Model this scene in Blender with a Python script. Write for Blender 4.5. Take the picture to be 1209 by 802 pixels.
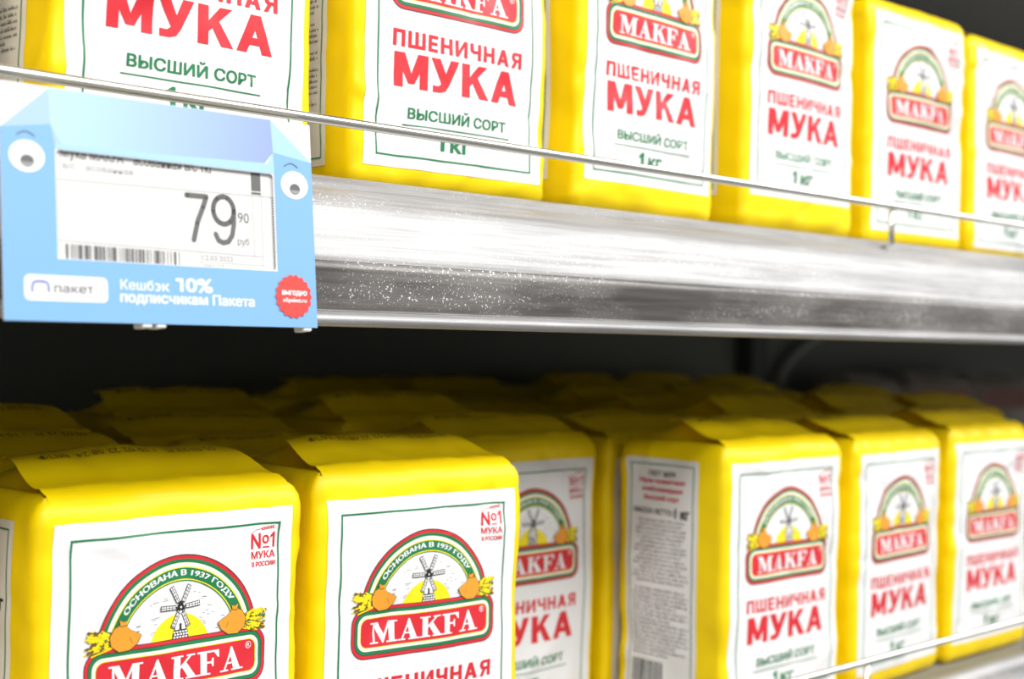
import bpy, bmesh, math, random
import numpy as np
from mathutils import Vector, Matrix, noise

S = bpy.context.scene
C = S.collection
for o in list(bpy.data.objects): bpy.data.objects.remove(o)

# ------------------------------------------------------------------ camera
CZ = 1.35                      # camera height above the aisle floor
F, R0, UP0 = Vector((.7008, .7133, 0)), Vector((.7133, -.7008, 0)), Vector((0, 0, 1))
th = math.radians(1.14)
up = UP0*math.cos(th) - R0*math.sin(th)
rt = R0*math.cos(th) + UP0*math.sin(th)
cam = bpy.data.cameras.new('camera'); co = bpy.data.objects.new('camera', cam); C.objects.link(co)
co.matrix_world = Matrix(((rt.x, up.x, -F.x, 0), (rt.y, up.y, -F.y, 0), (rt.z, up.z, -F.z, CZ), (0, 0, 0, 1)))
cam.sensor_width = 36; cam.lens = 36*1679/1209; cam.clip_start = .01
cam.dof.use_dof = True; cam.dof.focus_distance = .54; cam.dof.aperture_fstop = 9.0
S.camera = co

# ------------------------------------------------------------------ light
w = bpy.data.worlds.new('store_air'); S.world = w; w.use_nodes = True
w.node_tree.nodes['Background'].inputs[0].default_value = (1, .99, .97, 1)
w.node_tree.nodes['Background'].inputs[1].default_value = 1.1
def area(x, y, z, sx, sy, power, tilt):
    l = bpy.data.lights.new('aisle_light', 'AREA'); l.shape = 'RECTANGLE'; l.size = sx; l.size_y = sy; l.energy = power
    l.color = (1, .985, .96)
    o = bpy.data.objects.new('aisle_light', l); C.objects.link(o); o.location = (x, y, z); o.rotation_euler = (tilt, 0, 0)
area(1.0, -.75, 2.75, 6.0, .35, 190, math.radians(38))
area(1.0, -1.7, 2.75, 6.0, .35, 90, math.radians(48))
S.view_settings.view_transform = 'Standard'; S.view_settings.look = 'None'
S.view_settings.gamma = 1; S.view_settings.use_curve_mapping = False
S.view_settings.exposure = -1.12

# ------------------------------------------------------------------ materials
def mat(name, col, rough=.5, metal=0., spec=.5, bump=None, vary=None, coat=0):
    m = bpy.data.materials.new(name); m.use_nodes = True; nt = m.node_tree; b = nt.nodes['Principled BSDF']
    b.inputs['Base Color'].default_value = (*col, 1); b.inputs['Roughness'].default_value = rough
    b.inputs['Metallic'].default_value = metal; b.inputs['Specular IOR Level'].default_value = spec
    b.inputs['Coat Weight'].default_value = coat
    tc = nt.nodes.new('ShaderNodeTexCoord')
    if bump:
        sc, st, dist = bump
        n = nt.nodes.new('ShaderNodeTexNoise'); n.inputs['Scale'].default_value = sc; n.inputs['Detail'].default_value = 3
        nt.links.new(tc.outputs['Object'], n.inputs['Vector'])
        bp = nt.nodes.new('ShaderNodeBump'); bp.inputs['Strength'].default_value = st; bp.inputs['Distance'].default_value = dist
        nt.links.new(n.outputs['Fac'], bp.inputs['Height']); nt.links.new(bp.outputs['Normal'], b.inputs['Normal'])
    if vary:
        c2, sc, lo, hi = vary
        n = nt.nodes.new('ShaderNodeTexNoise'); n.inputs['Scale'].default_value = sc; n.inputs['Detail'].default_value = 4
        nt.links.new(tc.outputs['Object'], n.inputs['Vector'])
        r = nt.nodes.new('ShaderNodeValToRGB'); r.color_ramp.elements[0].position = lo; r.color_ramp.elements[1].position = hi
        r.color_ramp.elements[0].color = (*c2, 1); r.color_ramp.elements[1].color = (*col, 1)
        nt.links.new(n.outputs['Fac'], r.inputs['Fac']); nt.links.new(r.outputs['Color'], b.inputs['Base Color'])
    return m
YEL = mat('yellow_paper', (.98, .72, .0), .38, spec=.35, bump=(120, .18, .0012), vary=((.92, .65, .0), 26, .3, .62))
WHT = mat('label_white', (.83, .83, .84), .38, spec=.45)
RED = mat('print_red', (.66, .022, .035), .4)
GRN = mat('print_green', (.012, .19, .07), .4)
CRM = mat('print_cream', (.86, .84, .72), .4)
SUN = mat('print_sun', (.92, .74, .01), .4)
ORG = mat('print_orange', (.83, .33, .03), .4)
INK = mat('print_ink', (.02, .02, .018), .4)
BRN = mat('print_brown', (.16, .09, .015), .4)
GRY = mat('print_grey', (.12, .12, .12), .5)
LGR = mat('print_light_grey', (.30, .30, .30), .5)
INKP = mat('date_ink', (.16, .12, .0), .6)
PMATS = [WHT, RED, GRN, CRM, SUN, ORG, INK, BRN, GRY, LGR]
iW, iR, iG, iC, iS, iO, iK, iB, iY, iL = range(10)
BLU = mat('card_blue', (.20, .42, .74), .45)
BL1 = mat('card_blue_pale', (.36, .52, .82), .45)
BL2 = mat('card_blue_violet', (.27, .38, .76), .45)
BL3 = mat('card_blue_light', (.36, .58, .84), .45)
_nt = BL2.node_tree; _tc = _nt.nodes.new('ShaderNodeTexCoord'); _sx = _nt.nodes.new('ShaderNodeSeparateXYZ'); _r = _nt.nodes.new('ShaderNodeValToRGB')   # printed blue to violet blend
_mr = _nt.nodes.new('ShaderNodeMapRange'); _mr.inputs[1].default_value = .015; _mr.inputs[2].default_value = .095
_r.color_ramp.elements[0].color = (.42, .64, .86, 1); _r.color_ramp.elements[1].color = (.27, .36, .76, 1)
_nt.links.new(_tc.outputs['Object'], _sx.inputs[0]); _nt.links.new(_sx.outputs[0], _mr.inputs[0]); _nt.links.new(_mr.outputs[0], _r.inputs[0]); _nt.links.new(_r.outputs[0], _nt.nodes['Principled BSDF'].inputs['Base Color'])
CWH = mat('card_white', (.80, .81, .83), .45)
BRD = mat('badge_red', (.80, .06, .05), .45)
SLP = mat('slip_paper', (.67, .67, .66), .5, bump=(300, .1, .0003))
CHR = mat('guard_metal', (.72, .72, .68), .22, 1.0)
DRK = mat('dark_panel', (.13, .14, .115), .7, bump=(80, .1, .001))
DK2 = mat('dark_bracket', (.04, .045, .035), .6)
DECK = mat('deck_grey', (.30, .30, .29), .5, .3)
FLR = mat('floor_tile', (.30, .29, .28), .4, vary=((.24, .235, .22), 3, .4, .6))
PAL = mat('pale_pack_paper', (.42, .37, .32), .6, vary=((.30, .27, .23), 12, .4, .6))
PRD = mat('pale_pack_red', (.22, .08, .06), .6)

def rail_material(name, c0, c1, metal, rough, dust):
    m = bpy.data.materials.new(name); m.use_nodes = True; nt = m.node_tree; b = nt.nodes['Principled BSDF']
    tc = nt.nodes.new('ShaderNodeTexCoord')
    def nz(scale, sc, det=4, rgh=.6):
        mp = nt.nodes.new('ShaderNodeMapping'); mp.inputs['Scale'].default_value = scale
        n = nt.nodes.new('ShaderNodeTexNoise'); n.inputs['Scale'].default_value = sc; n.inputs['Detail'].default_value = det
        n.inputs['Roughness'].default_value = rgh
        nt.links.new(tc.outputs['Object'], mp.inputs['Vector']); nt.links.new(mp.outputs['Vector'], n.inputs['Vector'])
        return n
    def ramp(n, lo, hi, c0, c1):
        r = nt.nodes.new('ShaderNodeValToRGB'); r.color_ramp.elements[0].position = lo; r.color_ramp.elements[1].position = hi
        r.color_ramp.elements[0].color = (*c0, 1); r.color_ramp.elements[1].color = (*c1, 1)
        nt.links.new(n.outputs['Fac'], r.inputs['Fac']); return r
    streak = ramp(nz((2.5, 90, 90), 5), .3, .72, c0, c1)
    speck = ramp(nz((1, 1, 1), 1100, 2, .5), .62, .70, (0, 0, 0), (1, 1, 1))
    patch = ramp(nz((9, 40, 40), 1.2, 3), .42, .66, (0, 0, 0), (1, 1, 1))
    mul = nt.nodes.new('ShaderNodeMath'); mul.operation = 'MULTIPLY'
    nt.links.new(speck.outputs['Color'], mul.inputs[0]); nt.links.new(patch.outputs['Color'], mul.inputs[1])
    film = nt.nodes.new('ShaderNodeMath'); film.operation = 'MULTIPLY_ADD'; film.inputs[1].default_value = dust
    nt.links.new(patch.outputs['Color'], film.inputs[0]); nt.links.new(mul.outputs[0], film.inputs[2])
    mx = nt.nodes.new('ShaderNodeMix'); mx.data_type = 'RGBA'; mx.inputs[7].default_value = (.85, .84, .82, 1)
    nt.links.new(film.outputs[0], mx.inputs[0]); nt.links.new(streak.outputs['Color'], mx.inputs[6])
    nt.links.new(mx.outputs[2], b.inputs['Base Color'])
    inv = nt.nodes.new('ShaderNodeMath'); inv.operation = 'SUBTRACT'; inv.inputs[0].default_value = metal; inv.use_clamp = True
    nt.links.new(film.outputs[0], inv.inputs[1]); nt.links.new(inv.outputs[0], b.inputs['Metallic'])
    b.inputs['Roughness'].default_value = rough
    bp = nt.nodes.new('ShaderNodeBump'); bp.inputs['Strength'].default_value = .25; bp.inputs['Distance'].default_value = .0006
    nt.links.new(nz((1.5, 150, 150), 4).outputs['Fac'], bp.inputs['Height']); nt.links.new(bp.outputs['Normal'], b.inputs['Normal'])
    return m
RAIL = rail_material('rail_metal', (.28, .28, .285), (.46, .46, .465), .65, .5, .13)
CHN = rail_material('price_channel_plastic', (.055, .052, .048), (.14, .132, .125), .3, .35, .13)

# ------------------------------------------------------------------ helpers
def link(name, me, mats, parent=None, smooth=False):
    for m in (mats if isinstance(mats, (list, tuple)) else [mats]): me.materials.append(m)
    if smooth: me.polygons.foreach_set('use_smooth', [True]*len(me.polygons))
    o = bpy.data.objects.new(name, me); C.objects.link(o)
    if parent: o.parent = parent
    return o
def from_bm(name, bm, mats, parent=None, smooth=False):
    me = bpy.data.meshes.new(name); bm.to_mesh(me); bm.free(); return link(name, me, mats, parent, smooth)
def thing(name, label, cat, loc=(0, 0, 0), rz=0, group=None):
    o = bpy.data.objects.new(name, None); C.objects.link(o); o.location = loc; o.rotation_euler = (0, 0, rz)
    o['label'] = label; o['category'] = cat; o.empty_display_size = .02
    if group: o['group'] = group
    return o
def box(bm, x0, x1, y0, y1, z0, z1, bev=0):
    r = bmesh.ops.create_cube(bm, size=1); vs = r['verts']
    for v in vs: v.co = Vector(((x0+x1)/2+v.co.x*(x1-x0), (y0+y1)/2+v.co.y*(y1-y0), (z0+z1)/2+v.co.z*(z1-z0)))
    if bev: bmesh.ops.bevel(bm, geom=list({e for v in vs for e in v.link_edges}), offset=bev, segments=2, affect='EDGES')
def tube(bm, pts, r, n=12):
    pts = [Vector(p) for p in pts]; rings = []
    for i, p in enumerate(pts):
        d = (pts[min(i+1, len(pts)-1)] - pts[max(i-1, 0)]).normalized()
        a = d.cross(Vector((0, 0, 1)) if abs(d.z) < .9 else Vector((1, 0, 0))).normalized(); b = d.cross(a)
        rings.append([bm.verts.new(p + r*(math.cos(2*math.pi*k/n)*a + math.sin(2*math.pi*k/n)*b)) for k in range(n)])
    for A, B in zip(rings, rings[1:]):
        for k in range(n): bm.faces.new((A[k], A[(k+1) % n], B[(k+1) % n], B[k]))
    bm.faces.new(rings[0][::-1]); bm.faces.new(rings[-1])

# ------------------------------------------------------------------ flat print collector (mm, x right, y up, z = layer)
def _st(x0, y0, x1, y1, t):       # a slanted stroke with level ends, t wide measured across
    return [(x0, y0), (x0+t, y0), (x1+t, y1), (x1, y1)]
BLOCK = {   # heavy sans capitals, 10 high
 'М': (9.6, [[(0, 0), (2.4, 0), (2.4, 10), (0, 10)], [(7.2, 0), (9.6, 0), (9.6, 10), (7.2, 10)], [(0, 10), (3, 10), (5.7, 1.2), (3.9, 1.2)], [(9.6, 10), (6.6, 10), (3.9, 1.2), (5.7, 1.2)]]),
 'У': (8.2, [[(0, 10), (2.7, 10), (5.1, 3.6), (3.3, 2.2)], [(8.2, 10), (5.7, 10), (3.2, 2.6), (5.3, 2.4)], [(5.3, 2.4), (3.1, 2.7), (2.2, 1.9), (.6, 2.0), (.6, 0), (2.8, 0), (4.3, .6)]]),
 'К': (8.3, [[(0, 0), (2.5, 0), (2.5, 10), (0, 10)], [(2.5, 3.4), (2.5, 6.2), (5.2, 10), (8, 10)], [(3.2, 4.9), (4.9, 6.6), (8.4, 0), (5.5, 0)]]),
 'А': (9.0, [_st(0, 0, 3.3, 10, 2.5), _st(6.4, 0, 3.3, 10, 2.6), [(2, 2.1), (7, 2.1), (6.6, 4), (2.4, 4)]]),
 'П': (7.8, [[(0, 0), (2.3, 0), (2.3, 10), (0, 10)], [(5.5, 0), (7.8, 0), (7.8, 10), (5.5, 10)], [(2.3, 8), (5.5, 8), (5.5, 10), (2.3, 10)]]),
 'Ш': (11, [[(0, 0), (2.2, 0), (2.2, 10), (0, 10)], [(4.4, 0), (6.6, 0), (6.6, 10), (4.4, 10)], [(8.8, 0), (11, 0), (11, 10), (8.8, 10)], [(0, 0), (11, 0), (11, 2), (0, 2)]]),
 'Е': (6.6, [[(0, 0), (2.3, 0), (2.3, 10), (0, 10)], [(2.3, 0), (6.6, 0), (6.6, 1.9), (2.3, 1.9)], [(2.3, 4.1), (6.1, 4.1), (6.1, 5.9), (2.3, 5.9)], [(2.3, 8.1), (6.5, 8.1), (6.5, 10), (2.3, 10)]]),
 'Н': (7.9, [[(0, 0), (2.3, 0), (2.3, 10), (0, 10)], [(5.6, 0), (7.9, 0), (7.9, 10), (5.6, 10)], [(2.3, 4), (5.6, 4), (5.6, 6), (2.3, 6)]]),
 'И': (8.1, [[(0, 0), (2.2, 0), (2.2, 10), (0, 10)], [(5.9, 0), (8.1, 0), (8.1, 10), (5.9, 10)], [(1.6, 0), (2.2, 0), (6.5, 10), (5.9, 10), (1.6, 2.6)], [(2.2, 0), (2.2, 3.2), (5.9, 10), (5.9, 6.8)]]),
 'Ч': (7.6, [[(5.3, 0), (7.6, 0), (7.6, 10), (5.3, 10)], [(0, 10), (2.3, 10), (2.3, 6.4), (3, 5.6), (5.3, 5.8), (5.3, 3.9), (2.2, 3.7), (.5, 4.6), (0, 6)]]),
 'Я': (7.9, [[(5.6, 0), (7.9, 0), (7.9, 10), (5.6, 10)], [(5.6, 10), (2.6, 10), (.8, 9.2), (.2, 7), (.8, 5), (2.3, 4), (5.6, 4), (5.6, 5.8), (3.4, 5.8), (2.5, 6.9), (3.2, 8.1), (5.6, 8.2)],
         [(2.3, 4.3), (4.6, 4.3), (2.5, 0), (0, 0)]]),
}
class Print:
    def __init__(s): s.bm = bmesh.new(); s.k = 0
    def poly(s, pts, m, L=1):
        s.k = (s.k+1) % 4; L += .1*s.k           # a few microns apart, so overlapping strokes never coincide
        try: f = s.bm.faces.new([s.bm.verts.new((x, y, L)) for x, y in pts]); f.material_index = m
        except ValueError: pass
    def rect(s, x0, y0, x1, y1, m, L=1): s.poly([(x0, y0), (x1, y0), (x1, y1), (x0, y1)], m, L)
    def ring(s, outer, inner, m, L=1):
        n = len(outer)
        a = [s.bm.verts.new((*p, L)) for p in outer]; b = [s.bm.verts.new((*p, L)) for p in inner]
        for i in range(n):
            f = s.bm.faces.new((a[i], a[(i+1) % n], b[(i+1) % n], b[i])); f.material_index = m
    def line(s, x0, y0, x1, y1, t, m, L=1):
        d = math.hypot(x1-x0, y1-y0) or 1; nx, ny = -(y1-y0)/d*t/2, (x1-x0)/d*t/2
        s.poly([(x0+nx, y0+ny), (x0-nx, y0-ny), (x1-nx, y1-ny), (x1+nx, y1+ny)], m, L)
    def arc(s, cx, cy, r1, r0, a0, a1, m, L=1, n=40):
        for i in range(n):
            p, q = a0+(a1-a0)*i/n, a0+(a1-a0)*(i+1)/n
            s.poly([(cx+r1*math.cos(p), cy+r1*math.sin(p)), (cx+r1*math.cos(q), cy+r1*math.sin(q)),
                    (cx+r0*math.cos(q), cy+r0*math.sin(q)), (cx+r0*math.cos(p), cy+r0*math.sin(p))], m, L)
    def text(s, txt, x0, y0, x1, y1, m, L=1, bold=0, res=3, fn=None, keepw=False):
        V, Fc = glyphs(txt, 0, res)
        mn, mx = V.min(0), V.max(0); V = (V-mn)/(mx-mn)
        V = V*np.array([x1-x0, y1-y0])+np.array([x0, y0])
        for q in range(4 if bold else 1):
            W = (V+np.array([(-1, 1, -1, 1)[q], (-1, -1, 1, 1)[q]*.5])*(y1-y0)*bold) if bold else V
            vs = [s.bm.verts.new((*(fn(*p) if fn else p), L+.1*q)) for p in W.tolist()]
            for f in Fc:
                try: g = s.bm.faces.new([vs[i] for i in f]); g.material_index = m
                except ValueError: pass
    def block(s, txt, x0, y0, x1, y1, m, L=1, gap=1.1):
        tot = sum(BLOCK[c][0] for c in txt)+gap*(len(txt)-1); k = (x1-x0)/tot; x = x0
        for c in txt:
            for pl in BLOCK[c][1]: s.poly([(x+px*k, y0+py*(y1-y0)/10) for px, py in pl], m, L)
            x += (BLOCK[c][0]+gap)*k
    def finish(s, step=None, x=None, y=None, clean=True):
        bm = s.bm; bm.normal_update()
        bmesh.ops.triangulate(bm, faces=[f for f in bm.faces if len(f.verts) > 4])
        if step:
            for k in x:
                bmesh.ops.bisect_plane(bm, geom=bm.verts[:]+bm.edges[:]+bm.faces[:], plane_co=(k, 0, 0), plane_no=(1, 0, 0), dist=1e-4)
            for k in y:
                bmesh.ops.bisect_plane(bm, geom=bm.verts[:]+bm.edges[:]+bm.faces[:], plane_co=(0, k, 0), plane_no=(0, 1, 0), dist=1e-4)
        bmesh.ops.triangulate(bm, faces=[f for f in bm.faces if len(f.verts) > 4])
        bm.normal_update()
        for f in bm.faces:
            if f.normal.z < 0: f.normal_flip()
        bm.verts.index_update()
        V = np.array([v.co[:] for v in bm.verts]); Fc = [[v.index for v in f.verts] for f in bm.faces]
        M = [f.material_index for f in bm.faces]; bm.free()
        return V, Fc, M
_gc = {}
def glyphs(txt, bold, res):
    k = (txt, bold, res)
    if k not in _gc:
        c = bpy.data.curves.new('t', 'FONT'); c.body = txt; c.size = 1; c.offset = bold; c.resolution_u = res; c.fill_mode = 'FRONT'
        o = bpy.data.objects.new('t', c); C.objects.link(o)
        dg = bpy.context.evaluated_depsgraph_get(); dg.update()
        me = bpy.data.meshes.new_from_object(o.evaluated_get(dg))
        V = np.array([v.co[:2] for v in me.vertices]); Fc = [list(p.vertices) for p in me.polygons]
        bpy.data.objects.remove(o); bpy.data.curves.remove(c); bpy.data.meshes.remove(me)
        _gc[k] = (V, Fc)
    return _gc[k]
def rrect(x0, y0, x1, y1, r, n=6):
    P = []
    for cx, cy, a in ((x1-r, y1-r, 0), (x0+r, y1-r, 90), (x0+r, y0+r, 180), (x1-r, y0+r, 270)):
        for k in range(n+1):
            t = math.radians(a+90*k/n); P.append((cx+r*math.cos(t), cy+r*math.sin(t)))
    return P
def frame(P, x0, y0, x1, y1, t, m, L=1):
    P.rect(x0, y0, x1, y0+t, m, L); P.rect(x0, y1-t, x1, y1, m, L); P.rect(x0, y0+t, x0+t, y1-t, m, L); P.rect(x1-t, y0+t, x1, y1-t, m, L)

# ------------------------------------------------------------------ label artwork.  x: 0 centre of label, y: 0 top of label, down negative
LW, LH, SW = 99., 130., 50.
GX = [-50+2.5*i for i in range(41)]
GY = [-2.5*i for i in range(53)]
def art_front():
    P = Print(); X = lambda x: x-49.5
    frame(P, X(6), -125.5, X(93), -5.6, .75, iG)
    P.block('ПШЕНИЧНАЯ', X(13.5), -80.3, X(85.5), -73.4, iR, gap=1.9)
    P.block('МУКА', X(14.5), -96.8, X(83.5), -82.6, iR, gap=.9)
    P.text('ВЫСШИЙ СОРТ', X(22.5), -109.2, X(76.5), -103.6, iG, bold=.035)
    P.rect(X(20), -112.2, X(79), -111.7, iG)
    P.poly([(X(39.8), -121), (X(42), -121), (X(42), -114), (X(40.6), -114), (X(38.2), -115.6), (X(38.2), -117), (X(39.8), -116.4)], iG)
    P.text('кг', X(45.5), -121, X(56.5), -116, iG, bold=.07)
    P.text('N', X(80), -15.2, X(84.2), -9.6, iR, bold=.03); P.text('o', X(85.2), -13.6, X(88.2), -10.4, iR, bold=.03)
    P.rect(X(85.3), -15.2, X(88.4), -14.7, iR); P.poly([(X(90), -15.2), (X(90.9), -15.2), (X(90.9), -9.4), (X(90.2), -9.4), (X(88.9), -10.8), (X(88.9), -11.7), (X(90), -10.8)], iR)
    P.text('МУКА', X(80), -19, X(91), -16.3, iR, bold=.03); P.text('В РОССИИ', X(80), -22, X(91), -20.2, iR, bold=.04)
    for k in range(6):                               # little ear of wheat above the number
        x, y = X(84.8+k*.95), -7.9+.1*k
        P.poly([(x, y), (x+.5, y+.55), (x+1.1, y+.5), (x+.6, y)], iR); P.poly([(x, y-.12), (x+.5, y-.6), (x+1.1, y-.5), (x+.6, y-.1)], iR)
    P.line(X(80), -9.3, X(82.4), -8.2, .2, iR); P.line(X(82.4), -8.2, X(85), -7.95, .2, iR)
    return P.finish(1, GX, GY)
SERIF = {
 'M': (13.4, [[(0, 9.3), (0, 10), (4, 10), (4, 9.3)], [(1.4, 0), (2.3, 0), (2.3, 9.6), (1.4, 9.6)], [(1.2, 10), (4.1, 10), (7.4, 2.6), (6.3, 0), (5.9, 0)],
              [(5.9, 0), (6.3, 0), (10.3, 10), (9.3, 10), (6.2, 2.4)], [(9.2, 0), (11.9, 0), (11.9, 10), (9.2, 10)], [(0, 0), (3.8, 0), (3.8, .7), (0, .7)],
              [(7.9, 0), (13.3, 0), (13.3, .7), (7.9, .7)], [(9.3, 9.3), (13.3, 9.3), (13.3, 10), (9.3, 10)]]),
 'A': (10.6, [[(1.3, 0), (2.2, 0), (5.6, 9), (5.2, 10.2)], [(6.2, 0), (9.5, 0), (5.6, 10.2), (5.0, 10.2), (4.3, 8.2)], [(2.5, 3), (7.2, 3), (7.0, 3.7), (2.7, 3.7)],
              [(0, 0), (3.7, 0), (3.7, .7), (0, .7)], [(5.1, 0), (10.6, 0), (10.6, .7), (5.1, .7)]]),
 'K': (11.2, [[(1.2, 0), (3.9, 0), (3.9, 10), (1.2, 10)], [(0, 0), (5.2, 0), (5.2, .7), (0, .7)], [(0, 9.3), (5.2, 9.3), (5.2, 10), (0, 10)],
              [(3.6, 4), (3.6, 5.3), (8, 9.6), (9.1, 9.6)], [(6.6, 9.3), (10.4, 9.3), (10.4, 10), (6.6, 10)], [(4.6, 5.2), (6.4, 7), (10.7, .4), (7.4, .4)],
              [(6.2, 0), (11.4, 0), (11.4, .7), (6.2, .7)]]),
 'F': (9.4, [[(1.2, 0), (3.9, 0), (3.9, 10), (1.2, 10)], [(0, 0), (5.4, 0), (5.4, .7), (0, .7)], [(0, 9.2), (9, 9.2), (9, 10), (0, 10)],
             [(9.2, 10), (9.2, 6.9), (8.6, 6.9), (7, 9.3), (7.6, 10)], [(3.7, 4.7), (6.6, 4.7), (6.6, 5.5), (3.7, 5.5)], [(6.2, 3.3), (6.8, 3.3), (6.8, 6.9), (6.2, 6.9), (5.6, 5.1)]]),
}
def art_emblem():
    P = Print(); rnd = random.Random(4); pi = math.pi; cy = -48
    a0, a1 = -.02, pi+.02
    for r1, r0, m in ((33.7, 33.3, iK), (33.4, 32.1, iR), (32.1, 30.7, iG), (30.7, 29.2, iC), (29.2, 28.8, iS), (28.8, 24.8, iG), (24.8, 24.4, iS), (24.4, 24.0, iG)):
        P.arc(0, cy, r1, r0, a0, a1, m, 1)
    bend = lambda x, y: ((25.7+y)*math.sin(x), cy+(25.7+y)*math.cos(x))
    P.text('ОСНОВАНА В 1937 ГОДУ', -.98, -.05, .98, 2.45, iW, 2, bold=.0, fn=bend)
    P.text('ОСНОВАНА В 1937 ГОДУ', -.975, .02, .985, 2.5, iW, 2.3, fn=bend); P.text('ОСНОВАНА В 1937 ГОДУ', -.99, -.08, .972, 2.4, iW, 2.5, fn=bend)
    for i in range(14):                              # rising sun
        p, q = pi*i/14, pi*(i+1)/14
        P.poly([(-.2, cy+2), (-.2+12.6*math.cos(p), cy+12.6*math.sin(p)), (-.2+12.6*math.cos(q), cy+12.6*math.sin(q))], iS, 1)
    for k in range(46):                              # sky hatching
        a = rnd.uniform(.22, pi-.22); r = rnd.uniform(12.5, 21); x, y = r*math.cos(a), cy+r*math.sin(a)
        if abs(x) < 5 and y > -42: continue
        l = rnd.uniform(1, 2.6); P.line(x-l/2, y, x+l/2, y+l*.12*(1 if x < 0 else -1), .13, iY, 1)
    P.poly([(-3.6, -44.6), (3.6, -44.6), (3.1, -41.4), (-3.1, -41.4)], iK, 2)          # windmill: brick base, tower, cap, six sails
    for r in range(3):
        for c in range(5): P.rect(-3+c*1.25+(.3 if r % 2 else 0), -44.2+r*.95, -2.1+c*1.25+(.3 if r % 2 else 0), -43.6+r*.95, iW, 3)
    P.poly([(-2.7, -41.4), (2.7, -41.4), (1.5, -34.2), (-1.5, -34.2)], iK, 2); P.poly([(-2.3, -41.2), (2.3, -41.2), (1.2, -34.4), (-1.2, -34.4)], iW, 3)
    P.rect(-.5, -41.2, .5, -39, iK, 4); P.poly([(-2, -34.3), (2, -34.3), (.9, -31.6), (0, -30.9), (-.9, -31.6)], iK, 4)
    hx, hy = 0, -33.2
    for ang, l in ((62, 8.6), (118, 8.6), (4, 8.4), (178, 8.4), (-64, 8), (-116, 8)):
        a = math.radians(ang); dx, dy = math.cos(a), math.sin(a); nx, ny = -dy, dx
        q = lambda t, w: (hx+dx*t+nx*w, hy+dy*t+ny*w)
        P.line(*q(0, 0), *q(l, 0), .35, iK, 5)
        P.poly([q(2, -.85), q(l, -1.0), q(l, 1.0), q(2, .85)], iK, 5); P.poly([q(2.3, -.55), q(l-.3, -.72), q(l-.3, -.1), q(2.3, -.1)], iW, 6)
        P.poly([q(2.3, .12), q(l-.3, .12), q(l-.3, .72), q(2.3, .55)], iW, 6)
        for t in (3.6, 4.9, 6.2, 7.3): P.line(*q(t, -.8), *q(t, .8), .2, iK, 7)
    P.poly([(hx+.75*math.cos(k*pi/4), hy+.75*math.sin(k*pi/4)) for k in range(8)], iK, 7); P.poly([(hx+.4*math.cos(k*pi/4), hy+.4*math.sin(k*pi/4)) for k in range(8)], iW, 8)
    x0, x1, y0, y1 = -37.3, 37.3, -64.8, -44.5       # the name plate
    def plate(i, r): return rrect(x0+i, y0+i, x1-i, y1-i, r)
    P.ring(plate(-.25, 6.6), plate(0, 6.4), iK, 3); P.ring(plate(0, 6.4), plate(1.2, 5.4), iR, 3); P.ring(plate(1.2, 5.4), plate(1.45, 5.2), iK, 3)
    P.ring(plate(1.45, 5.2), plate(2.8, 4.2), iG, 3); P.ring(plate(2.8, 4.2), plate(4.0, 3.4), iC, 3); P.ring(plate(4.0, 3.4), plate(4.3, 3.2), iS, 3)
    P.poly(plate(4.3, 3.2), iR, 3)
    tot = sum(SERIF[c][0] for c in 'MAKFA')+.2*4; sx = 55.6/tot; x = -28.3
    for c in 'MAKFA':
        for pl in SERIF[c][1]: P.poly([(x+px*sx, -59.2+py*.86) for px, py in pl], iW, 5)
        x += (SERIF[c][0]+.2)*sx
    P.arc(29.8, -50.9, 1.35, 1.1, 0, 2*pi, iW, 5, 16); P.text('R', 29.25, -51.6, 30.4, -50.2, iW, 5, bold=.02)
    for s in (-1, 1):                                # sacks of grain with wheat ears, mirrored
        sy = 0
        for k in range(44):
            a = rnd.uniform(-.75, .95); bx, by = s*24.5, -41.6+sy
            ex, ey = s*(31.5+rnd.uniform(0, 6.5)), by+rnd.uniform(-5.0, 4.2)
            P.line(bx, by+rnd.uniform(-2, 2), ex, ey, .5, [iB, iS, iS, iB, iG][k % 5], 6+k % 2)
            if k % 2:
                for t in (.62, .72, .82, .92):
                    px, py = bx+(ex-bx)*t, by+(ey-by)*t
                    P.poly([(px-.8, py), (px, py+.6), (px+.8, py), (px, py-.6)], [iS, iB][k % 4 == 1 and t > .8], 8)
        sack = [(16.2, -40.8), (19.2, -39.2), (20.6, -38.6), (22.4, -36.6), (22.0, -35.2), (23.2, -35.6), (24.8, -34.8), (24.4, -36.6), (26.6, -37.6), (28.2, -40.4),
                (27.6, -43.6), (24.6, -45.8), (20.6, -45.6), (17.6, -43.6)]
        P.poly([((u-22)*1.05*s+22*s, (v+41)*1.05-41) for u, v in sack], iB, 9); P.poly([(u*s, v) for u, v in sack], iO, 10)
        P.line(s*22.3, -36.9, s*24.6, -37, .3, iB, 11); P.line(s*20.6, -41, s*19.6, -43.4, .18, iB, 11)
    return P.finish(1, GX, GY)
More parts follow.
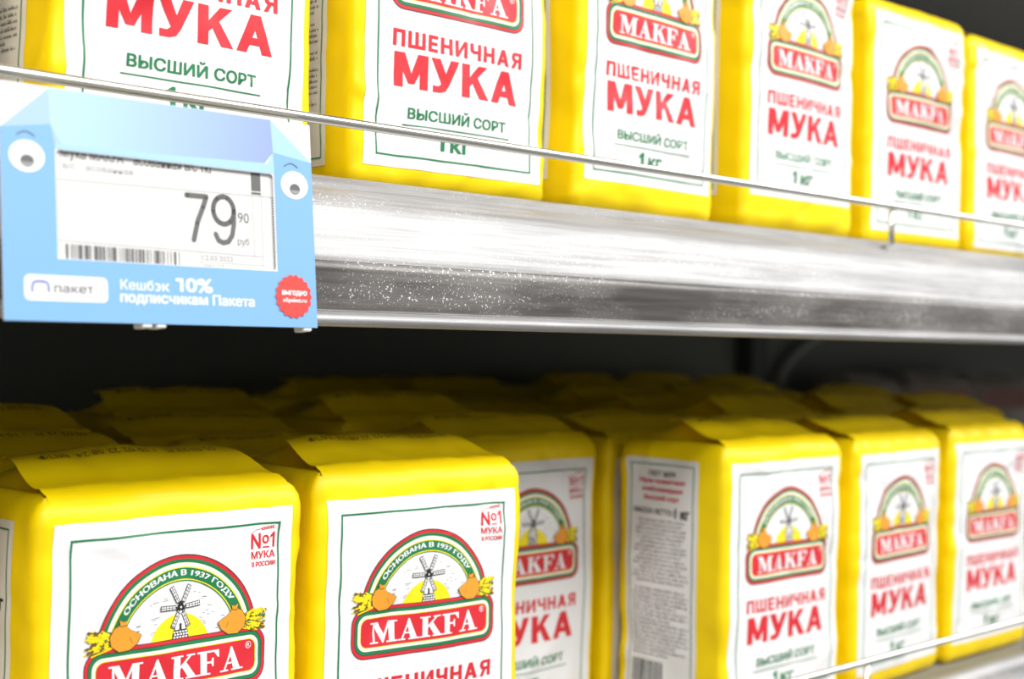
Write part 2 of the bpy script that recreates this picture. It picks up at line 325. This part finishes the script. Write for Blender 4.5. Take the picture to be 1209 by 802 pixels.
def art_side():
    P = Print(); rnd = random.Random(11)
    frame(P, -22.2, -127, 22.2, -3, .6, iG)
    P.text('ГОСТ 26574', -9, -9.6, 9, -6.8, iK, bold=.05, res=2)
    for t, y, h, wd in (('Мука пшеничная', -14.2, 3.3, 16), ('хлебопекарная', -18.8, 3.3, 14.5), ('Высший сорт', -23.4, 3.3, 12.5)):
        P.text(t, -wd, y, wd, y+h, iR, bold=.04, res=2)
    P.text('МАССА НЕТТО:', -19.5, -30.4, 8, -27.4, iK, bold=.04, res=2); P.text('1 кг', 9.5, -31.4, 19.5, -26.4, iK, bold=.07, res=2)
    y = -34.5; i = 0
    while y > -108:                                  # fine print, too small to read
        i += 1; left = i > 16
        if i == 16: y -= 2.4
        half = rnd.uniform(14, 19.5) if not left else 19.5
        x = -half
        end = half if not left or rnd.random() < .7 else rnd.uniform(-5, 15)
        while x < end:
            l = min(rnd.uniform(1.6, 6.5), end-x); q = x
            while q < x+l-.3:
                g = rnd.uniform(.45, .8); h = rnd.choice((1.05, 1.05, 1.5, .95)); P.rect(q, y, q+g*.72, y+h*.4, iK); P.rect(q, y+h*.4, q+g*.4, y+h, iK); q += g+.12
            x += l+.75
        y -= 2.35
    x = -19
    while x < 2:
        wd = rnd.choice((.3, .3, .6, .9)); P.rect(x, -123, x+wd, -110.5, iK); x += wd+rnd.choice((.3, .35, .6))
    return P.finish(1, [-27.5+2.5*i for i in range(23)], GY)
ART_F, ART_E, ART_S = art_front(), art_emblem(), art_side()

# ------------------------------------------------------------------ the flour bag
A_, B_, RR = .0548, .0373, .0048
HF, HS = A_-RR, B_-RR            # flat halves: .050 and .0325
ST = .0025
def sm(a, b, x): t = min(1, max(0, (x-a)/(b-a))); return t*t*(3-2*t)
def bag_meshes(seed, H, top_label, fine=True, rise=.0105, squeeze=0.):
    rnd = random.Random(seed); so = Vector((seed*7.31, seed*3.17, seed*1.93))
    # perimeter stations: (x, y, nx, ny)
    per = []
    nf = 40; ns = 26; nc = 4
    for i in range(nf+1): per.append((-HF+2*HF*i/nf, -B_, 0, -1))
    def corner(cx, cy, a):
        for k in range(1, nc):
            t = math.radians(a+90*k/nc); per.append((cx+RR*math.cos(t), cy+RR*math.sin(t), math.cos(t), math.sin(t)))
    corner(HF, -HS, -90)
    for i in range(ns+1): per.append((A_, -HS+2*HS*i/ns, 1, 0))
    corner(HF, HS, 0)
    for i in range(nf+1): per.append((HF-2*HF*i/nf, B_, 0, 1))
    corner(-HF, HS, 90)
    for i in range(ns+1): per.append((-A_, HS-2*HS*i/ns, -1, 0))
    corner(-HF, -HS, 180)
    n = len(per)
    iL = nf+1+(nc-1)+ns+1+(nc-1)+nf+1+(nc-1)      # start of left side
    iR_ = nf+1+(nc-1)
    wall0 = top_label-.130                        # wall rows align with the label rows
    k0 = int((wall0-.004)/ST); zs = []
    z = wall0-k0*ST
    while z < H-.0075: zs.append(z); z += ST
    creases = [(rnd.uniform(-1, 1)*A_, rnd.choice((rnd.uniform(.78, .98), rnd.uniform(.05, .3), rnd.uniform(.4, .9)))*H, rnd.uniform(-.9, .9), rnd.uniform(.012, .03),
                rnd.uniform(.0005, .0016)*rnd.choice((1, -1)), rnd.uniform(.0025, .005)) for _ in range(24)]
    for q in (-1, 1):
        creases.append((q*.72*A_, .93*H, -q*rnd.uniform(.5, .9), .016, .0013, .0016)); creases.append((q*.8*A_, .985*H, -q*rnd.uniform(.1, .5), .02, -.0012, .002))
    pinch = [(rnd.uniform(.25, .8)*H, rnd.uniform(.0004, .0011), rnd.uniform(.005, .012), rnd.choice((0, 1, 2, 3))) for _ in range(3)]
    lean = rnd.uniform(-.012, .012)
    def disp(x, y, nx, ny, z):
        t = z/H; front = abs(ny)
        s = (x/HF if front > .7 else y/HS); s = max(-1, min(1, s))
        d = (.0022 if front > .7 else .0012)*math.cos(s*math.pi/2)*math.sin(math.pi*min(1, max(0, t)))
        p = Vector((x, y, z))
        d += .0011*noise.noise((p+so)*24)
        d += .0010*(abs(noise.noise((p+so)*46))-.18)*(.6+2.6*sm(.8, 1, t)+1.4*sm(.25, 0, t))
        d += .00035*noise.noise((p+so)*110)
        u = x if front > .7 else (y + (A_ if nx > 0 else -A_))
        for cx, cz, ang, ln, am, wd in creases:
            if ny > .7: continue
            du, dz = u-cx, z-cz; c, sn = math.cos(ang), math.sin(ang)
            al, ac = du*c+dz*sn, -du*sn+dz*c
            if abs(al) < ln*2 and abs(ac) < wd*3: d += am*math.exp(-(al/ln)**2*2-abs(ac)/wd)
        cn = max(0, 1-abs(front-.6)*2.5)                      # corner pinches
        ce = math.exp(-((1-abs(s))*(HF if front > .7 else HS)/.012)**2) if cn == 0 else 1
        for pz, am, wd, q in pinch:
            if (q & 1) == (x > 0) and ce > .02: d -= am*ce*math.exp(-((z-pz)/wd)**2)
        d -= squeeze*sm(.35, 0, t)*.002
        return d
    V = []; Fc = []
    def row(fn):
        b = len(V)
        for st in per: V.append(fn(*st))
        return b
    rows = []
    # bottom
    for k in (.15, .5, .85): rows.append(row(lambda x, y, nx, ny: (x*k, y*k, .0003)))
    for z in (0.0003, max(.0012, zs[0]*.45)):
        ins = .004*(1-(z/max(zs[0], .003)))**1.5
        rows.append(row(lambda x, y, nx, ny: (x-nx*(ins-disp(x, y, nx, ny, z)*.6), y-ny*(ins-disp(x, y, nx, ny, z)*.6), z)))
    w0 = len(rows)
    for z in zs:
        def fn(x, y, nx, ny):
            d = disp(x, y, nx, ny, z); return (x+nx*d+lean*(z-.07)*.5, y+ny*d, z)
        rows.append(row(fn))
    w1 = len(rows)
    zt = zs[-1]; rr = .0075
    for k in range(1, 5):
        a = math.pi/2*k/4
        def fn(x, y, nx, ny):
            d = disp(x, y, nx, ny, zt)*math.cos(a)+.0006*noise.noise((Vector((x, y, zt+rr*math.sin(a)))+so)*60)
            return (x-nx*(rr*(1-math.cos(a))-d)+lean*(zt-.07)*.5, y-ny*(rr*(1-math.cos(a))-d), zt+rr*math.sin(a)*(H-zt)/rr)
        rows.append(row(fn))
    def crown(x, y):
        ax = abs(x)/A_
        yy = abs(y-.006)/(B_-rr+.006)
        c = rise*(1-sm(0, 1.05, yy))*(1-sm(.45, 1.0, ax)*.9)
        c -= .010*sm(.55, .92, ax)*math.exp(-(y/(.5*B_))**2)*(1-sm(.93, 1.0, ax)*.5)
        return c+.0012*noise.noise((Vector((x, y, H))+so)*50)
    base = [V[rows[-1]+i] for i in range(n)]
    for k in (.97, .93, .88, .82, .75, .67, .58, .48, .36, .22, .08):
        b = len(V)
        for i in range(n):
            x, y, z = base[i]; V.append((x*k, y*k, H+crown(x*k, y*k)*sm(1.0, .93, k)))
        rows.append(b)
    for a, b in zip(rows, rows[1:]):
        for i in range(n):
            j = (i+1) % n; Fc.append((a+i, a+j, b+j, b+i))
    Fc.append(tuple(rows[0]+i for i in range(n))[::-1]); Fc.append(tuple(rows[-1]+i for i in range(n)))
    VA = np.array(V)
    me = bpy.data.meshes.new('bag_body'); me.from_pydata(V, [], Fc); me.materials.append(YEL)
    me.polygons.foreach_set('use_smooth', [True]*len(me.polygons))
    out = {'bag_body': me}
    # sampler for prints
    def sampler(i0, cnt, half, ztop, shift=0.):
        G = np.array([[VA[rows[r]+i0+i] for i in range(cnt)] for r in range(w0, w1)])
        du = np.gradient(G, axis=1); dv = np.gradient(G, axis=0); Nn = np.cross(du, dv); Nn /= np.linalg.norm(Nn, axis=2, keepdims=True)
        h = 2*half/(cnt-1)
        def f(P2):
            s = ((P2[:, 0]+shift)/1000+half)/h; t = (ztop+P2[:, 1]/1000-zs[0])/ST
            s = np.clip(s, 0, cnt-1.0001); t = np.clip(t, 0, len(zs)-1.0001)
            i, j = s.astype(int), t.astype(int); a, b = (s-i)[:, None], (t-j)[:, None]
            def B(Q): return Q[j, i]*(1-a)*(1-b)+Q[j, i+1]*a*(1-b)+Q[j+1, i]*(1-a)*b+Q[j+1, i+1]*a*b
            return B(G)+B(Nn)*((.00022+.00012*(P2[:, 2] > 0)+.00005*P2[:, 2])[:, None])
        return f
    def sheet(f, hw, h):
        nx = int(round(hw*2/1.25)); ny = int(round(h/2.5))
        xs = np.unique(np.round(np.concatenate([[-hw, hw], np.array([g for g in GX if abs(g) < hw])]), 4)); ys = -np.arange(ny+1)*2.5
        P2 = np.array([(x, y, 0) for y in ys for x in xs]); m = len(xs)
        Q = [(r*m+c+m, r*m+c+m+1, r*m+c+1, r*m+c) for r in range(ny) for c in range(m-1)]
        return f(P2), Q
    def build(name, f, art, paper=None):
        vs, fs, ms = [], [], []; off = 0
        if paper: v, q = sheet(f, *paper); vs.append(v); fs += q; ms += [0]*len(q); off = len(v)
        v = f(art[0]); vs.append(v); fs += [[k+off for k in g] for g in art[1]]; ms += art[2]
        me = bpy.data.meshes.new(name); me.from_pydata(np.concatenate(vs).tolist(), [], fs)
        for m in PMATS: me.materials.append(m)
        me.polygons.foreach_set('material_index', ms); me.polygons.foreach_set('use_smooth', [True]*len(fs))
        return me
    ff = sampler(0, nf+1, HF, top_label)
    out['front_label'] = build('front_label', ff, ART_F, (LW/2, LH)); out['emblem'] = build('emblem', ff, ART_E)
    out['side_label'] = build('side_label', sampler(iL, ns+1, HS, top_label, -5.), ART_S, (SW/2, LH))
    if fine: out['side_label_r'] = build('side_label', sampler(iR_, ns+1, HS, top_label, 5.), ART_S, (SW/2, LH))
    # top flap: the front sheet folded back over the top
    fv, ffc = [], []; nx = 40; prof = []
    for r in range(w1, w1+4): prof.append(('g', rows[r]))
    skew = rnd.uniform(-.004, .004)
    ys = [-.0285, -.025, -.021, -.017, -.012, -.007, -.002, .003, .008+skew*.5, .012+skew]
    for kind, r in prof:
        for i in range(nx+1):
            p = VA[r+i]; fr = (prof.index((kind, r)))/3; fv.append((p[0], p[1]+.0004*(1-fr)-.0006*fr*(1-fr), p[2]-.0003+.0014*fr))
    last = fv[-(nx+1):]
    for j, y in enumerate(ys):
        t = (j+1)/len(ys)
        for i in range(nx+1):
            u = -1+2*i/nx; x = u*(HF+.002*math.sin(t*3.1)-.006*t); yy = y+skew*u*t
            zc = H+.0016+rise*(1-sm(0, 1.05, abs(y-.006)/(B_-.0075+.006)))
            zz = zc-.0022*abs(u)**3*t + t*.0022*noise.noise(Vector((x, y, 0))*38+so)+.0011*(abs(noise.noise(Vector((x, y, 1))*55+so))-.2)+.0005*noise.noise(Vector((x, y, 1))*120+so)
            if j == 0: zz = (zz+last[i][2]+.001)/2; yy = (yy*1.3+last[i][1]*.7)/2
            fv.append((x, yy, zz))
    nr = len(prof)+len(ys)
    for r in range(nr-1):
        for i in range(nx): a = r*(nx+1)+i; ffc.append((a, a+1, a+nx+2, a+nx+1))
    fm = [0]*len(ffc)
    # date stamp near the free edge, reading from behind
    tv, tf = glyphs('05.03.23 Л   / 10 02 22 08:24  МПФ', -.004, 2)
    tv = (tv-tv.min(0))/(tv.max(0)-tv.min(0))
    xg = np.linspace(-1, 1, nx+1); Yg = np.array([fv[(len(prof)+j)*(nx+1)+nx//2][1] for j in range(len(ys))])
    Gz = np.array(fv)[len(prof)*(nx+1):].reshape(len(ys), nx+1, 3); off = len(fv)
    for a, b in tv:
        s = (0.5-(a-.5)*.80)*nx; t = 5.7-(b-.5)*.8
        i, j = int(s), int(t); u, v = s-i, t-j
        p = Gz[j, i]*(1-u)*(1-v)+Gz[j, i+1]*u*(1-v)+Gz[j+1, i]*(1-u)*v+Gz[j+1, i+1]*u*v; fv.append((p[0], p[1]-.0001, p[2]+.0005))
    ffc += [tuple(k+off for k in f) for f in tf]; fm += [1]*len(tf)
    me = bpy.data.meshes.new('top_flap'); me.from_pydata([tuple(map(float, p)) for p in fv], [], ffc); me.materials.append(YEL); me.materials.append(INKP)
    me.polygons.foreach_set('material_index', fm); me.polygons.foreach_set('use_smooth', [True]*len(ffc))
    out['top_flap'] = me
    return out
def make_bag(ms, label, loc, rz, group, tilt=0):
    t = thing('flour_bag', label, 'flour bag', loc, rz, group); t.rotation_euler.y = tilt
    def put(name, me, par):
        o = bpy.data.objects.new(name, me); C.objects.link(o); o.parent = par; return o
    put('bag_body', ms['bag_body'], t); put('top_flap', ms['top_flap'], t)
    fl = put('front_label', ms['front_label'], t); put('emblem', ms['emblem'], fl)
    put('side_label', ms['side_label'], t)
    if 'side_label_r' in ms: put('side_label', ms['side_label_r'], t)
    return t

# ------------------------------------------------------------------ structure
bm = bmesh.new(); box(bm, -4, 7, -4, 2, -.05, 0); f = from_bm('floor', bm, FLR); f['kind'] = 'structure'
bm = bmesh.new(); box(bm, -4, 7, 1.9, 2, 0, 3.6); f = from_bm('wall_back', bm, DECK); f['kind'] = 'structure'

X0, X1 = -.5, 3.2
PROF = [(.470, .0575), (.440, .0585), (.4385, .0600), (.4365, .0603), (.4345, .0592), (.4330, .0560), (.4318, .0553), (.4285, .0545), (.4250, .0530), (.4217, .0508), (.4190, .0480), (.4172, .0445), (.4158, .0405), (.4144, .0360), (.4130, .0315), (.4116, .0272), (.4102, .0268), (.4097, .0240), (.4098, .0200), (.4102, .0150), (.4106, .0100), (.4104, .0084),
        (.4080, .0077), (.4062, .0066), (.4060, .0052), (.4075, .0042), (.4110, .0040), (.4300, .0042), (.4320, .0300)]
def shelf(dz, label, wire=True, zw=.0800):
    t = thing('store_shelf', label, 'shelf', (0, 0, CZ+dz))
    bm = bmesh.new(); box(bm, X0, X1, .436, 1.040, .040, .0598, .0006); from_bm('deck', bm, DECK, t)
    bm = bmesh.new(); prev = None
    for x in np.linspace(X0, X1, 12):
        cur = [bm.verts.new((x, y, z)) for y, z in PROF]
        if prev:
            for i in range(len(PROF)-1): bm.faces.new((prev[i], cur[i], cur[i+1], prev[i+1]))
        prev = cur
    o = from_bm('price_rail', bm, [RAIL, CHN], t, True)
    for p in o.data.polygons: p.material_index = 1 if p.center.z < .0269 and p.center.z > .0086 and p.center.y < .412 else 0
    md = o.modifiers.new('s', 'SOLIDIFY'); md.thickness = .0006; md.offset = -1
    if wire:
        g = bm = bmesh.new(); tube(bm, [(X0, .4250, zw), (X1, .4250, zw)], .0019); w = from_bm('guard_wire', bm, CHR, t, True)
        for px in PW:
            bm = bmesh.new(); tube(bm, [(px, .4265, zw), (px, .4268, .0590), (px, .4315, .0565), (px, .4345, .0560)], .0019, 10)
            from_bm('guard_post', bm, CHR, t, True)
    return t
PW = [.720, 2.1]
shelf(0, 'upper shelf with dusty metal price rail and thin wire guard behind the price tag')
PW = [.703, 2.0]
shelf(-.2645, 'lower shelf whose rail and wire guard show at the bottom right corner', True, .0885)
shelf(.30, 'topmost shelf above the upper flour bags, out of the frame', False)

fr = thing('shelving_back', 'dark grey back panels of the shelving behind the flour bags', 'shelving', (0, 0, CZ))
for a, b in ((-.5, 1.437), (1.443, 3.2)):
    bm = bmesh.new(); box(bm, a, b, 1.066, 1.082, -.75, .75, .001); from_bm('back_panel', bm, DRK, fr)
bm = bmesh.new(); box(bm, 1.438, 1.474, 1.042, 1.0645, -.75, .75, .002); from_bm('upright', bm, DK2, fr)
bm = bmesh.new()
tube(bm, [(1.50+.23*(1-math.cos(a)), 1.052, -.075+.105*math.sin(a)) for a in np.linspace(-.3, 1.5, 20)], .006, 10)
cb = from_bm('curved_cable', bm, DECK, None, True); cb.location = (0, 0, CZ)
cb['label'] = 'dark curved cable arching against the back panel under the upper shelf'; cb['category'] = 'cable'

# ------------------------------------------------------------------ bags
HU, HL = .0605+CZ, -.2040+CZ
Gu, Gl = 'yellow flour bags on the upper shelf', 'yellow flour bags on the lower shelf'
R = math.radians
upper = [  # x, y front, yaw, seed, H, label top, label
 (.145, .450, 0, 21, .150, .139, 'yellow flour bag at the left end of the upper shelf, left of the price tag'),
 (.275, .448, 1, 1, .152, .141, 'yellow flour bag directly above the blue price tag on the upper shelf'),
 (.406, .449, -1, 2, .151, .139, 'yellow flour bag just right of the price tag on the upper shelf'),
 (.532, .449, 2.2, 3, .154, .145, 'yellow flour bag on the upper shelf, second to the right of the price tag'),
 (.662, .449, 1.5, 4, .158, .149, 'tall yellow flour bag left of the wire post on the upper shelf'),
 (.7895, .450, -1.5, 5, .147, .139, 'yellow flour bag directly behind the wire post on the upper shelf'),
 (.914, .452, 0, 6, .145, .136, 'rightmost yellow flour bag on the upper shelf, strongly blurred'),
]
for x, y, yaw, sd, H, tl, lb in upper:
    make_bag(bag_meshes(sd, H, tl), lb, (x, y+B_, HU), R(yaw), Gu)
lower = [
 (.140, .452, 0, 22, .148, .1385, 'yellow flour bag at the left end of the lower front row, out of frame'),
 (.274, .449, 1.3, 7, .148, .1385, 'large near yellow flour bag at the bottom left corner of the lower shelf'),
 (.3945, .449, -2.9, 8, .150, .1385, 'yellow flour bag in sharp focus at bottom centre of the lower front row'),
 (.537, .531, 1, 9, .151, .1395, 'yellow flour bag set back in the front row gap, its emblem half hidden'),
 (.655, .449, -.5, 10, .151, .1410, 'yellow flour bag showing its full printed side panel, right of the gap'),
 (.7755, .451, 3, 11, .150, .1405, 'yellow flour bag second from the right in the lower front row'),
 (.899, .453, 0, 12, .152, .1420, 'rightmost yellow flour bag of the lower front row, strongly blurred'),
]
variants = []
for x, y, yaw, sd, H, tl, lb in lower:
    ms = bag_meshes(sd, H, tl); variants.append(ms)
    make_bag(ms, lb, (x, y+B_, HL), R(yaw), Gl)
rv = [bag_meshes(30+k, (.150, .155, .147, .157)[k], .1385, False, (.010, .012, .008, .013)[k]) for k in range(4)]
rnd = random.Random(5)
ordn = ['first', 'second', 'third', 'fourth', 'fifth', 'sixth', 'seventh', 'eighth', 'ninth', 'tenth', 'eleventh']
rows_ = {2: [.262, .393, None, .655, .779, .903, 1.03], 3: None, 4: None, 5: None, 6: None, 7: None}
for r in range(2, 8):
    y = .449+.0835*(r-1); xs = rows_[r]
    if xs is None:
        a, b = {3: (.27, 1.22), 4: (.30, 1.06), 5: (.62, 1.12), 6: (.68, 1.18), 7: (.78, 1.32)}[r]
        xs = []; x = a+rnd.uniform(0, .03)
        while x < b: xs.append(x); x += .1245+rnd.uniform(0, .005)
    k = 0
    for x in xs:
        k += 1
        if x is None: continue
        yaw = rnd.uniform(-3.8, 3.8)
        lb = 'yellow flour bag, %s from left in %s row back on lower shelf' % (ordn[k-1], ordn[r-1])
        make_bag(rv[(k*3+r*2+rnd.randint(0, 1)) % 4], lb, (x, y+B_+rnd.uniform(-.001, .003), HL), R(yaw), 'yellow flour bags in the rows behind on the lower shelf')

# pale packs deep on the right
def pale_pack(x, y, h, lb, w=.11):
    t = thing('pale_flour_pack', lb, 'flour pack', (x, y, HL), 0, 'pale packs deep on the lower shelf')
    bm = bmesh.new(); box(bm, -w/2, w/2, 0, .07, 0, h-.012, .006); from_bm('pack_body', bm, PAL, t, True)
    bm = bmesh.new(); vs = [bm.verts.new(p) for p in ((-w/2+.004, .006, h-.014), (w/2-.004, .006, h-.014), (w/2-.004, .064, h-.014), (-w/2+.004, .064, h-.014),
                            (-w/2+.02, .03, h), (w/2-.02, .03, h), (w/2-.02, .036, h), (-w/2+.02, .036, h))]
    for q in ((0, 1, 5, 4), (1, 2, 6, 5), (2, 3, 7, 6), (3, 0, 4, 7), (4, 5, 6, 7)): bm.faces.new([vs[i] for i in q])
    from_bm('folded_top', bm, PAL, t)
    bm = bmesh.new(); box(bm, -w/2+.012, w/2-.012, -.0006, .001, h-.05, h-.022, 0); from_bm('front_label', bm, PRD, t)
pale_pack(1.585, .95, .170, 'pale pack in the dark deep on the lower shelf, leftmost of the three')
pale_pack(1.75, .95, .172, 'pale pack in the dark deep on the lower shelf, middle of the three', .16)
pale_pack(1.92, .95, .170, 'pale pack in the dark deep on the lower shelf, rightmost of the three', .16)

# ------------------------------------------------------------------ price tag
tag = thing('price_tag', 'light blue cardboard price tag with two eyes reading 79 90 on the upper rail', 'price tag', (.1851, .400, CZ+.0027))
tag.rotation_euler = (-math.atan2(.007, .0708), 0, 0)
TM = [BLU, BL1, BL2, BL3, CWH, BRD, SLP, INK, GRY, LGR, mat('mark_violet', (.10, .15, .50), .5)]
tB, t1, t2, t3, tW, tR, tS, tK, tG, tL = range(10)
def plane_obj(name, P, parent, ybase=0., solid=None):
    V, Fc, M = P.finish()
    me = bpy.data.meshes.new(name); me.from_pydata([(x/1000, ybase-L*.00006, y/1000) for x, y, L in V.tolist()], [], Fc)
    for m in TM: me.materials.append(m)
    me.polygons.foreach_set('material_index', M)
    o = bpy.data.objects.new(name, me); C.objects.link(o); o.parent = parent; return o
# card: a thick sheet with a window
win = (17.6, 19.2, 96.8, 52.4)
bm = bmesh.new()
outer = [(0, 0), (113, 0), (113, 71.4), (0, 71.4)]; inner = rrect(*win, 1.2, 4)
vo = [bm.verts.new((x/1000, 0, y/1000)) for x, y in outer]; vi = [bm.verts.new((x/1000, 0, y/1000)) for x, y in inner]
eds = [bm.edges.new((vo[i], vo[(i+1) % 4])) for i in range(4)]+[bm.edges.new((vi[i], vi[(i+1) % len(vi)])) for i in range(len(vi))]
bmesh.ops.triangle_fill(bm, use_beauty=True, edges=eds)
ex = bmesh.ops.extrude_face_region(bm, geom=bm.faces[:]); bmesh.ops.translate(bm, verts=[e for e in ex['geom'] if isinstance(e, bmesh.types.BMVert)], vec=(0, .0006, 0))
bmesh.ops.recalc_face_normals(bm, faces=bm.faces[:])
card = from_bm('card', bm, CWH, tag)
P = Print()
W0, Y0, W1, Y1 = win
def tpoly(pts, m, L=1): P.poly(pts, m, L)
tpoly([(0, 0), (113, 0), (113, Y0-.2), (0, Y0-.2)], tB)
tpoly([(0, Y0-.2), (W0-.4, Y0-.2), (W0-.4, 54.3), (16, 60), (0, 57.5)], tB)
tpoly([(W1+.4, Y0-.2), (113, Y0-.2), (113, 57.9), (97, 60), (W1+.4, 54.3)], tB)
tpoly([(0, 57.5), (16, 60), (15.6, 71.2)], t1)
tpoly([(16, 60), (19.5, 54.3), (W0-.4, 54.3)], t1)
tpoly([(113, 57.9), (97, 60), (96.3, 71.4)], t3)
tpoly([(97, 60), (W1+.4, 54.3), (93.5, 54.3)], t3)
tpoly([(15.6, 71.3), (16, 60), (19.5, 54.3), (54, 54.8), (93.5, 56), (97, 60), (96.3, 71.3)], t2)
tpoly([(19.5, 54.3), (W0-.4, 54.3), (W0-.4, Y1+.2), (W1+.4, Y1+.2), (W1+.4, 54.3), (93.5, 56), (54, 54.8)], t3)
for cx, s in ((8.1, 1), (105.4, -1)):
    P.poly([(cx+5.7*math.cos(k*math.pi/16), 49.4+4.9*math.sin(k*math.pi/16)) for k in range(32)], tW, 3)
    P.poly([(cx+.1+2.2*math.cos(k*math.pi/12), 48+1.9*math.sin(k*math.pi/12)) for k in range(24)], tG, 4)
    P.poly([(cx+.1+2.0*math.cos(k*math.pi/12), 47.6-1.3*math.sin(k*math.pi/12)) for k in range(13)], tL, 5)
    ax = cx-.2 if s > 0 else cx-1.2
    for k in range(8):
        u = lambda q: (ax-2.9+5.8*q/8, 55.6+1.3*math.sin(math.pi*q/8))
        P.line(*u(k), *u(k+1), .38, tG, 3)
P.poly(rrect(6.3, 6.1, 33.4, 13.9, 1.8), tW, 2)
for q in range(10):                                   # arch mark
    a, b = math.pi*q/10, math.pi*(q+1)/10; e = .55
    f_ = lambda t: (11.4+2.6*math.copysign(abs(math.cos(t))**e, math.cos(t)), 9.6+2.3*abs(math.sin(t))**e)
    P.line(*f_(a), *f_(b), .7, 10, 3)
P.line(8.8, 8.7, 8.8, 9.8, .7, 10, 3); P.line(14, 8.7, 14, 9.8, .7, 10, 3)
P.text('пакет', 15.8, 8.7, 28.6, 10.9, tG, 3, bold=.03); P.text('™', 29.8, 11.2, 31.2, 11.8, tL, 3)
P.text('Кешб', 37.8, 10.5, 49.3, 13.7, tW, 2, bold=.022); P.arc(50.6, 11.7, 1.35, .8, -2.3, 2.3, tW, 2, 16); P.rect(50.6, 11.45, 51.7, 11.95, tW, 2); P.text('к', 52.5, 10.5, 55.0, 12.9, tW, 2, bold=.03); P.poly([(58.9, 10.6), (60.1, 10.6), (60.1, 14.9), (57.4, 14.9), (57.4, 13.9), (58.9, 13.9)], tW, 2); P.text('0%', 61.2, 10.6, 70.9, 15.0, tW, 2, bold=.05)
P.text('подписчикам Пакета', 37.7, 5.9, 87.1, 9.9, tW, 2, bold=.04)
plane_obj('card_print', P, card, -.00005)
# red badge
P = Print(); pts = []
for k in range(96):
    a = 2*math.pi*k/96; r = 7.3+.35*math.cos(18*a); pts.append((103.2+r*math.cos(a), 10.6+r*math.sin(a)))
P.poly(pts, tR, 6); P.text('выгодно', 98.4, 10.6, 108.6, 12.6, tW, 7, bold=.05); P.text('x5paket.ru', 98.6, 8.2, 108.4, 10.0, tW, 7, bold=.04)
bd = plane_obj('discount_badge', P, tag, -.0001); bd['label'] = 'round red scalloped badge'
# price slip behind the window
P = Print(); P.rect(16, 17.6, 98.6, 54.2, tS, 0)
P.text('Мука МАКFА фасованная в/с 1кг', 19.6, 49.7, 73.5, 53.9, tG, 1, bold=.018)
P.text('в/с фасованная', 20.2, 46.6, 43.9, 49.2, tL, 1)
P.line(17, 43.6, 97, 44.6, .15, tL, 1); P.line(17, 24.9, 92, 23.8, .15, tL, 1)
P.line(88.7, 45, 88.9, 23.8, .12, tL, 1); P.line(92.3, 45, 92.2, 17.8, .12, tL, 1)
P.line(68, 20.8, 92, 20.8, .12, tL, 1); P.line(67.8, 23.8, 67.8, 18, .12, tL, 1)
P.rect(88.4, 46.2, 92.2, 53.5, tG, 1); P.rect(88.4, 45.0, 92.2, 45.8, tG, 1)
def stroke(pts, t):
    for a, b in zip(pts, pts[1:]): P.line(*a, *b, t, tG, 1)
    for a in pts: P.poly([(a[0]+t/2*math.cos(k*math.pi/6), a[1]+t/2*math.sin(k*math.pi/6)) for k in range(12)], tG, 1)
stroke([(63.2, 42.6), (70.6, 42.6), (69.4, 39.4), (67, 34), (65.4, 28)], 1.8)
stroke([(81.1-4.0+4.0*math.cos(t), 38.6+4.6*math.sin(t)) for t in np.linspace(0, 2*math.pi, 25)], 1.75)
stroke([(81.1, 38.6), (81, 34.4), (80.2, 30.4), (78.6, 28.2), (76.6, 27.7), (74.8, 28.4), (73.8, 30.4)], 1.75)
P.text('90', 82.6, 34.9, 87.0, 38.3, tG, 1); P.text('руб', 82.3, 26.8, 86.8, 29.8, tG, 1)
P.text('12.03.2022', 68.5, 21.5, 80.2, 23.2, tL, 1); P.text('2003107', 68.5, 18.7, 76.6, 20.2, tL, 1)
rnd = random.Random(9); x = 20.4
while x < 60:
    wd = rnd.choice((.3, .3, .5, .9, 1.5)); P.rect(x, 17.7, min(x+wd, 60.4), 23.9-.008*(x-20), tG, 1); x += wd+rnd.choice((.25, .3, .45, .6, .9))
for k in range(40):                                   # toothed tear edges
    y = 18+.9*k
    if y < 45: P.poly([(96.2, y), (98.6, y), (98.6, y+.9), (97, y+.45)], tG, 1); P.poly([(18.3, y+.1), (18.3, y+.7), (17, y+.7), (17, y+.1)], tL, 1)
slip = plane_obj('price_slip', P, tag, .0011)
bm = bmesh.new(); box(bm, .016, .0986,   .0013, .0028, .0172, .0545); from_bm('slip_holder', bm, CWH, tag)
for cx in (.047, .052, .109):
    bm = bmesh.new(); box(bm, cx-.0018, cx+.0018, .0002, .006, -.0012, .0006, .0003); from_bm('clip', bm, CWH, tag)
